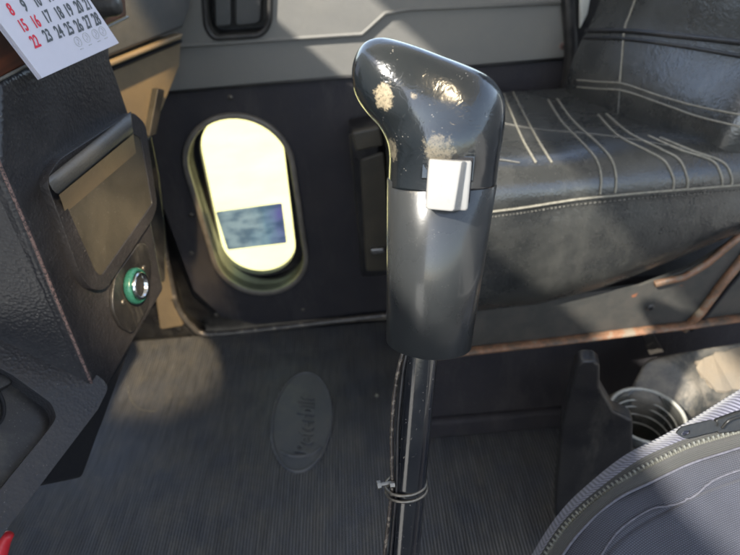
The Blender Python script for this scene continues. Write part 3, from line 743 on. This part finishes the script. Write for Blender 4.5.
for l, m2, r in [([(577, 80), (600, 82), (624, 84), (660, 96), (700, 107), (742, 115)], 'stitch', 0.0013),
              ([(577, 87), (600, 89), (624, 91), (660, 103), (700, 117), (742, 127)], 'stitch', 0.0013),
              ([(637, -5), (630, 15), (625, 29), (622, 60), (620, 84)], 'stitch', 0.0015),
              ([(620, 88), (619, 105), (618, 118)], 'stitch_dim', 0.001),
              ([(584, 31), (624, 31), (680, 36), (745, 43)], 'rubber', 0.0035), ([(584, 38), (624, 39), (680, 46), (745, 57)], 'rubber', 0.0025)]:
    seam(l, bv_b, r, m2, back, 'stitching' if m2 != 'rubber' else 'pleat')
# base frame under cushion
YB = 0.575
def by(l, Y=YB): return [onY(a, b, Y) for a, b in l]
bp = plate('base_frame', by([(430, 312), (480, 304), (560, 296), (640, 286), (690, 268), (760, 226), (760, 314), (680, 326), (470, 350), (430, 356)]), NY, 0.006, 'rust_frame', seat)
tube('base_flange', by([(430, 357), (470, 351), (560, 341), (640, 331), (690, 325), (760, 315)], YB-0.006), 0.0042, 'rust_edge', seat, 10, flat=1.9, flatdir=NY)
tube('base_rib', by([(683, 330), (700, 314), (722, 284), (748, 252)], YB-0.004), 0.006, 'rust_edge', seat, 10)
tube('base_upper_rail', by([(655, 284), (684, 277), (706, 264), (728, 246), (756, 222)], YB-0.003), 0.005, 'rust_edge', seat, 8)
tube('base_gap', by([(691, 331), (708, 314), (730, 286), (756, 256)], YB-0.002), 0.0022, 'dark_void', seat, 8)
screw(bp, onY(650, 307, YB), NY, 0.006, 'rust_frame')
# pedestal the seat stands on
ped = thing('seat_pedestal', 'black carpeted pedestal below the passenger seat frame', 'seat pedestal', (0.4, 0.8, 0.0))
box('pedestal_box', (0.07, 0.655, 0.012), (1.0, 0.965, 0.33), 'carpet_black', ped, 0.006)
box('pedestal_foot', (0.07, 0.640, 0.009), (1.0, 0.66, 0.055), 'carpet_black', ped, 0.008)

# ================================================================== CUP HOLDER + TRAY
cup = thing('cup_holder', 'scuffed black plastic console cup holder with a tall notched side wall', 'cup holder', (0.34, 0.47, 0.01))
wn_ = Vector((-0.25, -1, 0)).normalized(); wp = onY(600, 430, 0.405)
def wq(l, lift=0.0): return [onP(a, b, wp+wn_*lift, wn_) for a, b in l]
wall = wq([(576, 366), (582, 361), (594, 361), (600, 366), (600, 388), (614, 412), (633, 421), (634, 600), (556, 600), (555, 500), (562, 420)])
plate('side_wall', wall, wn_, 0.020, 'plastic_black', cup, bv=0.004)
# second wall running back from it
ctop = [wq([(598, 364)])[0], wq([(600, 388)])[0], wq([(614, 412)])[0], wq([(633, 421)])[0]]
cback = Vector((0.25, 0.97, 0)).normalized()
cr = onZ(645, 421, 0.24); rr = 0.041
rr = 0.5*(onZ(686, 424, 0.24)-onZ(604, 424, 0.24)).length
lathe('cup_well', cr, Vector((0, 0, 1)), [(rr*0.92, -0.13), (rr+0.002, -0.012), (rr+0.004, 0.0), (rr, 0.002), (rr-0.003, -0.004), (rr*0.86, -0.125), (rr*0.92, -0.13)], 'plastic_tray', cup, 48)
lathe('well_floor', cr, Vector((0, 0, 1)), [(rr*0.9, -0.13), (rr*0.9, -0.126), (0.0001, -0.126)], 'plastic_black', cup, 40)
# clear plastic cup sitting in the well
cc_ = thing('clear_cup', 'clear plastic cup with ridged rim standing in the cup holder', 'cup', cr+Vector((0, 0, -0.12)))
k = rr-0.006
lathe('cup_body', cr, Vector((0, 0, 1)), [(k*0.74, -0.118), (k*0.8, -0.07), (k*0.84, -0.04), (k*0.90, -0.036), (k*0.92, -0.012), (k*0.99, -0.008), (k, 0.010), (k*0.97, 0.010), (k*0.95, -0.006), (k*0.88, -0.010), (k*0.86, -0.034), (k*0.80, -0.038), (k*0.76, -0.07), (k*0.70, -0.114), (0.0001, -0.114)], 'clear_cup', cc_, 56)
for hz_ in (-0.004, -0.016, -0.030, -0.046):
    rk = k*(0.90+hz_*2.0)
    lathe('cup_ridge', cr, Vector((0, 0, 1)), [(rk-0.001, hz_-0.0010), (rk+0.0005, hz_), (rk-0.001, hz_+0.0010), (rk-0.0025, hz_), (rk-0.001, hz_-0.0010)], 'cup_plastic_edge', cc_, 56)
lathe('cup_rim', cr, Vector((0, 0, 1)), [(k-0.0012, 0.010), (k+0.0016, 0.0125), (k+0.0012, 0.0145), (k-0.0016, 0.0145), (k-0.0028, 0.0115), (k-0.0012, 0.010)], 'cup_plastic_edge', cc_, 56)
# moulded tray behind
T = {}
def tz(a, b, z): return onZ(a, b, z)
v = [tz(645, 358, 0.29), tz(690, 349, 0.29), tz(760, 338, 0.29), tz(626, 396, 0.24), tz(668, 384, 0.265), tz(690, 414, 0.235), tz(722, 404, 0.235), tz(765, 398, 0.24), tz(672, 362, 0.29), tz(700, 392, 0.262)]
tr_ = thing('console_tray', 'dusty moulded console tray with sandy hollow beside the cup holder', 'tray', (0.42, 0.55, 0.2))
F = [(0, 1, 8), (0, 8, 4, 3), (3, 4, 5), (4, 8, 9, 5), (5, 9, 6), (8, 1, 9), (1, 2, 7, 6, 9)]
low_ = [Vector((p.x, p.y, 0.02)) for p in v]
ring = [0, 1, 2, 7, 6, 5, 3]
F2 = F + [(ring[i], ring[(i+1) % 7], 10+ring[(i+1) % 7], 10+ring[i]) for i in range(7)]
bd_ = mk('tray_body', v+low_, F2, 'plastic_tray', tr_); bevel(bd_, 0.006, 4, 12)
bt = bvh_of([bd_])
sd = []
for a, b in [(694, 362), (715, 353), (755, 347), (760, 388), (736, 392), (718, 390), (704, 380)]:
    p, nn = hit(bt, a, b)
    if p is not None: sd.append(p+Vector((0, 0, 0.0025)))
if len(sd) > 3:
    sd = [p.lerp(q_, u) + Vector((random.uniform(-1, 1), random.uniform(-1, 1), 0))*0.0035 for p, q_ in zip(sd, sd[1:]+sd[:1]) for u in (0, 0.2, 0.4, 0.6, 0.8)]
    plate('sandy_dirt', round_poly(sd, 0.003), Vector((0, 0, 1)), 0.004, 'sand_dirt', tr_, bv=0.0015)
pp = [onP(a, b, onY(652, 340, 0.62), NY) for a, b in [(640, 333), (652, 331), (664, 352), (650, 355)]]
tag(plate('metal_bracket', pp, NY, 0.004, 'sill_metal', bv=0.001), 'short dusty metal bracket in the gap under the rusty seat frame', 'bracket')

# ================================================================== BAG
bag = thing('backpack', 'blue grey woven backpack corner with olive band and zipper', 'backpack', onD(720, 540, 0.40)-Vector((0, 0, 0.05)))
NU = 70
def curve_px(pts, n=NU):
    p = smooth_path([Vector((a, b, 0)) for a, b in pts], 12)
    L = [0]
    for a, b in zip(p, p[1:]): L.append(L[-1]+(b-a).length)
    out = []; j = 0
    for i in range(n+1):
        s = L[-1]*i/n
        while j < len(L)-2 and L[j+1] < s: j += 1
        q_ = (s-L[j])/max(1e-9, L[j+1]-L[j]); out.append(p[j].lerp(p[j+1], q_))
    return out
c_out = curve_px([(500, 650), (518, 595), (540, 552), (564, 517), (591, 490), (630, 459), (668, 439), (702, 420), (742, 395), (775, 375)])
c_tape = curve_px([(501, 651), (520, 596), (541.5, 553), (566, 518), (597, 490), (637, 461), (675, 443), (710, 430), (745, 417), (778, 405)])
c_zip = curve_px([(505, 652), (525, 597), (546, 555), (570, 522), (606, 491), (646, 467), (685, 448), (716, 438), (748, 429), (780, 420)])
c_band = curve_px([(518, 656), (538, 602), (559, 561), (583, 529), (616, 500), (652, 482), (690, 464), (720, 454), (750, 445), (783, 436)])
c_mid = curve_px([(560, 690), (590, 630), (612, 580), (640, 550), (680, 525), (712, 508), (738, 498), (754, 492), (775, 480)])
c_in = curve_px([(640, 740), (660, 690), (690, 650), (716, 620), (740, 600), (756, 590), (770, 580), (780, 572), (790, 560)])
def row(c, D, wob=0.0): return [onD(p.x, p.y, D + wob*math.sin(i*0.35)) for i, p in enumerate(c)]
def bagstrip(name, rows_, mat_, par, sv=1.0, sub=1):
    uv = []; 
    vv = 0
    for i, r in enumerate(rows_):
        if i: vv += (rows_[i][NU//2]-rows_[i-1][NU//2]).length
        u = 0; ru = []
        for k, p in enumerate(r):
            if k: u += (r[k]-r[k-1]).length
            ru.append((u, vv))
        uv.append(ru)
    o = grid(name, rows_, mat_, par, uv)
    if sub: subsurf(o, sub)
    return o
def lerp_c(a, b, t_): return [p.lerp(q_, t_) for p, q_ in zip(a, b)]
r0 = row(c_out, 0.440); 
back_rows = [[p + FW*0.05 + RT*0.03 - UP*0.03 for p in r0], [p + FW*0.02 + RT*0.004 - UP*0.004 for p in r0], r0]
bagstrip('ribbed_tape', back_rows + [row(lerp_c(c_out, c_tape, 0.5), 0.431), row(c_tape, 0.426)], 'bag_ribbed', bag, sub=0)
zr = row(c_zip, 0.4215)
bagstrip('zipper_tape', [row(c_tape, 0.4262), row(lerp_c(c_tape, c_zip, 0.5), 0.4245), zr, row(lerp_c(c_zip, c_band, 0.2), 0.4195)], 'bag_band', bag, sub=0)
bagstrip('olive_band', [row(lerp_c(c_zip, c_band, 0.12), 0.4185), row(lerp_c(c_zip, c_band, 0.2), 0.4155), row(lerp_c(c_zip, c_band, 0.6), 0.4105), row(c_band, 0.408)], 'bag_band', bag)
body = [row(lerp_c(c_band, c_mid, t_), 0.4085 - 0.022*math.sin(t_*math.pi/2) + (0.0025 if abs(t_-0.62) < 0.04 else 0), 0.0016) for t_ in (0.0, 0.03, 0.1, 0.25, 0.4, 0.5, 0.58, 0.62, 0.66, 0.75, 0.9, 1.0)]
body += [row(lerp_c(c_mid, c_in, t_), 0.3865 - 0.012*t_, 0.001) for t_ in (0.2, 0.4, 0.6, 0.8, 1.0)]
body += [[p+FW*0.10 for p in body[-1]]]
bagb = bagstrip('fabric_panel', body, 'bag_fabric', bag)
bvb = bvh_of([bagb])
seam([(598, 560), (620, 530), (650, 510), (668, 506), (690, 498), (715, 480), (742, 470)], bvb, 0.0007, 'bag_cord', bagb, 'seam')
# piping between band and fabric
tube('band_edge', row(c_band, 0.4075), 0.0009, 'bag_cord', bag, 8)
# teeth: two meshed rows
path = smooth_path(zr, 3); V = []; F = []; acc = 0; side = 1
for i in range(1, len(path)-1):
    acc += (path[i]-path[i-1]).length
    while acc > 0.0019:
        acc -= 0.0019; side = -side
        tg = (path[i+1]-path[i-1]).normalized(); nr = -FW; w_ = tg.cross(nr).normalized(); c = path[i] - tg*acc + nr*0.0008 + w_*side*0.0011
        b_ = len(V)
        for a1 in (-1, 1):
            for a2 in (-1, 1):
                for a3 in (-1, 1): V.append(c+tg*a1*0.00075+w_*a2*0.0018+nr*a3*0.0010)
        F += [(b_, b_+1, b_+3, b_+2), (b_+4, b_+6, b_+7, b_+5), (b_, b_+4, b_+5, b_+1), (b_+2, b_+3, b_+7, b_+6), (b_, b_+2, b_+6, b_+4), (b_+1, b_+5, b_+7, b_+3)]
mk('zipper_teeth', V, F, 'zip_teeth', bag)
zp = plate('zipper_pull', round_poly([onD(a, b, 0.415) for a, b in [(676, 433), (682, 427), (712, 420), (722, 424), (722, 430), (684, 439)]], 0.002), -FW, 0.0016, 'gun_metal', bag, holes=[round_poly([onD(a, b, 0.415) for a, b in [(681, 434), (684, 431), (690, 430), (690, 434), (684, 436)]], 0.001)], bv=0.0005)
plate('zipper_slider', round_poly([onD(a, b, 0.4165) for a, b in [(716, 420), (738, 412), (756, 408), (758, 426), (736, 432), (718, 434)]], 0.002), -FW, 0.004, 'gun_metal', bag, bv=0.001)
tube('slider_bridge', smooth_path([onD(a, b, d_) for a, b, d_ in [(722, 428, 0.412), (730, 420, 0.4085), (745, 415, 0.412)]], 6), 0.0011, 'gun_metal', zp, 8)

# red tipped item at lower left
red = [onD(-12, 590, 0.42), onD(-2, 560, 0.42), onD(4, 543, 0.42), onD(10, 533, 0.42)]
tag(tube('red_pen', smooth_path(red, 6), [0.007-0.0002*i for i in range(18)]+[0.0022], 'red_plastic', None, 12), 'tip of a red plastic pen poking in at the lower left corner', 'pen')

# ================================================================== GEAR SHIFTER
AX = (RT*(-0.075) + UP*math.cos(rad(16)) - FW*math.sin(rad(16)))
AX = (RT*0.075 + UP*math.cos(rad(16)) - FW*math.sin(rad(16))).normalized()
gs = thing('gear_shifter', 'tall black gear shifter with glossy angled knob and white range switch', 'gear shifter', (0.0, -0.02, 0.0))
c0 = onD(441.5, 180, 0.300)                       # skirt top centre
R1 = 54.5*0.300/556; 
cb = onD(428.5, 343, 0.300+0.28*0.0955); R2 = 42.5*0.3255/556
ax = (c0-cb); LEN = ax.length; AXS = ax.normalized()
e3 = (-FW - AXS*(-FW).dot(AXS)).normalized(); e1 = AXS.cross(e3)*-1
if e1.dot(RT) < 0: e1 = -e1
patches = [(tuple(onD(382, 94, 0.264)), 0.0062, 0.8), (tuple(onD(382, 101, 0.266)), 0.0056, 0.8), (tuple(onD(438, 150, 0.265)), 0.0085, 0.4), (tuple(onD(395, 148, 0.282)), 0.0065, 0.45), (tuple(onD(414, 96, 0.262)), 0.002, 0.5)]
paint_black('knob_paint', patches, rough=0.15, wr=0.34)
paint_black('skirt_paint', [(tuple(onD(412, 186, 0.272)), 0.008, 0.35)], rough=0.27, base=(0.022, 0.0235, 0.024), wr=0.05, coat=0.3, dust=0.13)
paint_black('shaft_paint', [], rough=0.16, base=(0.008, 0.009, 0.012), wr=0.1, coat=0.6, dust=0.6, chip=((0.30, 0.26, 0.21), 330, 0.66))
# sleeve
lathe('sleeve', cb, AXS, [(R2-0.0012, 0.0), (R2, 0.0008), (R2*0.5+R1*0.5, LEN*0.5), (R1, LEN-0.0006), (R1-0.0006, LEN), (R1-0.0025, LEN), (R2*0.5+R1*0.5-0.0025, LEN*0.5), (R2-0.003, 0.0006), (R2-0.0012, 0.0)], 'skirt_paint', gs, 96, ref=e1)
lathe('sleeve_plug', cb, AXS, [(R2-0.0032, 0.004), (R2-0.0032, 0.008), (0.0001, 0.008)], 'dark_void', gs, 40)
lathe('seam_ring', c0, AXS, [(R1-0.0016, -0.0008), (R1-0.0016, 0.0014), (R1-0.006, 0.0014), (R1-0.006, -0.0008), (R1-0.0016, -0.0008)], 'dark_void', gs, 96, ref=e1)
# head: lofted cross sections, chord ends in photo pixels (left/lower end, right/upper end), half depth
SEC = [((388.5, 186), (495, 184), 0.0285, 0.300), ((388.5, 172), (496.5, 170), 0.0286, 0.298), ((389, 156), (499, 152), 0.0285, 0.294), ((386.5, 141), (502, 134), 0.0283, 0.2905),
       ((379, 127), (503.5, 113), 0.0275, 0.288), ((370, 117), (501.5, 96), 0.0268, 0.286), ((361.5, 106), (491, 82), 0.026, 0.285), ((355.5, 95), (473.5, 74), 0.0248, 0.2845),
       ((352.5, 85), (451, 68), 0.0232, 0.2845), ((351.8, 76), (430, 61), 0.0212, 0.285), ((352.8, 67), (411, 53.5), 0.0180, 0.2855), ((356.5, 58), (394, 48), 0.0135, 0.286), ((362, 51.5), (381, 47), 0.0080, 0.2865)]
NS = 64; rings = []
cents = []
for (a, b, dep, D) in SEC:
    A = onD(*a, D); B = onD(*b, D); cents.append((A+B)/2)
for i, (a, b, dep, D) in enumerate(SEC):
    A = onD(*a, D); B = onD(*b, D); c = (A+B)/2; ch = (B-A)/2
    tg = (cents[min(i+1, len(SEC)-1)]-cents[max(i-1, 0)]).normalized()
    dd = ch.normalized().cross(tg).normalized()
    if dd.dot(-FW) < 0: dd = -dd
    if i < 4: dd = e3
    r_ = []
    for k in range(NS):
        an = 2*math.pi*k/NS; cs, sn = math.cos(an), math.sin(an)
        ex_ = 0.92
        r_.append(c + ch*math.copysign(abs(cs)**ex_, cs) + dd*dep*math.copysign(abs(sn)**ex_, sn))
    rings.append(r_)
tip = onD(369.5, 49, 0.2868)
rr2 = [[] for _ in rings]
# smooth along spine with catmull rom
cols_ = [smooth_path([rings[i][k] for i in range(len(rings))], 4) for k in range(NS)]
nR = len(cols_[0]); V = [cols_[k][i] for i in range(nR) for k in range(NS)]; F = []
for i in range(nR-1):
    for k in range(NS): F.append((i*NS+k, i*NS+(k+1) % NS, (i+1)*NS+(k+1) % NS, (i+1)*NS+k))
V.append(tip); ti = len(V)-1
for k in range(NS): F.append(((nR-1)*NS+k, (nR-1)*NS+(k+1) % NS, ti))
F.append(tuple(range(NS)))
head = mk('knob', V, F, 'knob_paint', gs, True)
sm = head.modifiers.new('smooth', 'SMOOTH'); sm.factor = 0.5; sm.iterations = 3
# switch housing and rocker
bk = bvh_of([head, bpy.data.objects['sleeve']])
hp, hn = hit(bk, 448, 183)
sx_ = (e1*0.98 + e3*0.10).normalized(); sy_ = AXS; sz_ = sx_.cross(sy_).normalized()
if sz_.dot(e3) < 0: sz_ = -sz_
sw_c = hp - sz_*0.002
k44 = 1/556*0.268
def loc(u, v_, w_): return sw_c + sx_*u + sy_*v_ + sz_*w_
# housing (dark slot collar behind the rocker)
def lbox(name, u0, u1, v0, v1, w0, w1, mat_, par, bv=0.001):
    V = [loc(u, v_, w_) for u in (u0, u1) for v_ in (v0, v1) for w_ in (w0, w1)]
    o = mk(name, V, [(0, 1, 3, 2), (4, 6, 7, 5), (0, 4, 5, 1), (2, 3, 7, 6), (0, 2, 6, 4), (1, 5, 7, 3)], mat_, par)
    if bv: bevel(o, bv, 3)
    return o
lbox('switch_housing', -0.0136, 0.0122, 0.001, 0.0140, -0.008, 0.0022, 'knob_paint', gs)
lbox('switch_slot', -0.0105, 0.0112, -0.009, 0.0128, -0.006, 0.0028, 'dark_void', gs, 0.0005)
# rocker: profile across width with a flat left face and a scooped right side, slightly wedge-shaped in height
pr = [(-0.0098, 0.0), (-0.0102, 0.0075), (-0.0094, 0.0088), (0.0012, 0.0108), (0.0030, 0.0108), (0.0048, 0.0084), (0.0070, 0.0068), (0.0095, 0.0064), (0.0104, 0.0058), (0.0106, 0.0)]
V = []; F = []; hs = [(-0.0122, 0.94, 0.97), (-0.0112, 1.0, 1.0), (-0.004, 1.0, 1.02), (0.004, 1.0, 0.95), (0.0105, 0.99, 0.84), (0.0114, 0.95, 0.80)]
for i, (v_, su, sw) in enumerate(hs):
    for j, (u, w_) in enumerate(pr):
        tt = i/(len(hs)-1); uu = u
        if j in (3, 4, 5): uu = u + 0.0028*tt
        V.append(loc(uu*su, v_, 0.0015+w_*sw))
m_ = len(pr)
for i in range(len(hs)-1):
    for k in range(m_-1): F.append((i*m_+k, i*m_+k+1, (i+1)*m_+k+1, (i+1)*m_+k))
F.append(tuple(range(m_))); F.append(tuple((len(hs)-1)*m_+k for k in range(m_)))
for i in range(len(hs)-1): F.append((i*m_, (i+1)*m_, (i+1)*m_+m_-1, i*m_+m_-1))
sw = mk('range_switch', V, F, 'white_switch', gs); bevel(sw, 0.0016, 5, 22)
# shaft
s0 = onD(421.5, 338, 0.333); s1 = onD(403.5, 555, 0.372); sd_ = (s1-s0).normalized()
s2 = s0 + sd_*((s0.z)/(-sd_.z))
RS = 17.6*0.334/556
gs.location = s2; 
for c in gs.children: c.location += Vector((0.0, -0.02, 0.0)) - s2
tube('shaft', [s0 - sd_*0.05, s0, s0.lerp(s2, 0.3), s0.lerp(s2, 0.6), s2], RS, 'shaft_paint', gs, 40)
lathe('shift_boot', Vector((s2.x, s2.y, 0.0)), Vector((0, 0, 1)), [(0.09, 0.0), (0.085, 0.02), (0.06, 0.035), (0.05, 0.06), (0.03, 0.075), (RS+0.002, 0.10)], 'rubber', gs, 36)
# air line hugging the shaft's left side
def sh_pt(y_, off, dz=0.0):
    t_ = (y_-338)/217; D_ = 0.333+0.039*t_; x_ = 421.5-18*t_; return onD(x_+off, y_, D_-dz)
tube('air_line', smooth_path([sh_pt(340, -13), sh_pt(352, -17, .003), sh_pt(375, -21, .003), sh_pt(400, -22.5, .003), sh_pt(430, -22, .004), sh_pt(460, -19.5, .005), sh_pt(486, -17, .006), sh_pt(515, -17.5, .006), sh_pt(560, -19, .006), sh_pt(640, -18, .006)], 6), 0.0013, 'tube_brown', gs, 10)
tube('air_line', smooth_path([sh_pt(340, -10, .006), sh_pt(356, -14, .007), sh_pt(380, -16, .007), sh_pt(430, -16, .008), sh_pt(484, -12.5, .009), sh_pt(520, -12.5, .009), sh_pt(640, -13, .009)], 6), 0.0010, 'tube_black', gs, 8)
# hose clamp
kc = sh_pt(487, -3); ca = (-sd_ + RT*(-0.18)).normalized()
f1 = (RT-ca*RT.dot(ca)).normalized(); f2 = ca.cross(f1)
for dz in (0.0022, -0.0022):
    tube('clamp_band', [kc+ca*dz+f1*math.cos(a*math.pi/20)*(RS+0.0026)+f2*math.sin(a*math.pi/20)*(RS+0.0012) for a in range(40)], 0.0011, 'dull_screw', gs, 8, closed=True)
cs_ = onD(387, 484, 0.352)
bs = lathe('clamp_screw', cs_-f1*0.004, f1*-1+ -FW*0.2, [(0.0012, -0.008), (0.0012, 0.0), (0.0028, 0.0), (0.0028, 0.0024), (0.0001, 0.0026)], 'dull_screw', gs, 6, smooth=False)
lathe('clamp_nut', cs_+f1*0.003-FW*0.002, f1*-1, [(0.0022, -0.002), (0.0022, 0.001), (0.0001, 0.001)], 'dull_screw', gs, 6, smooth=False)
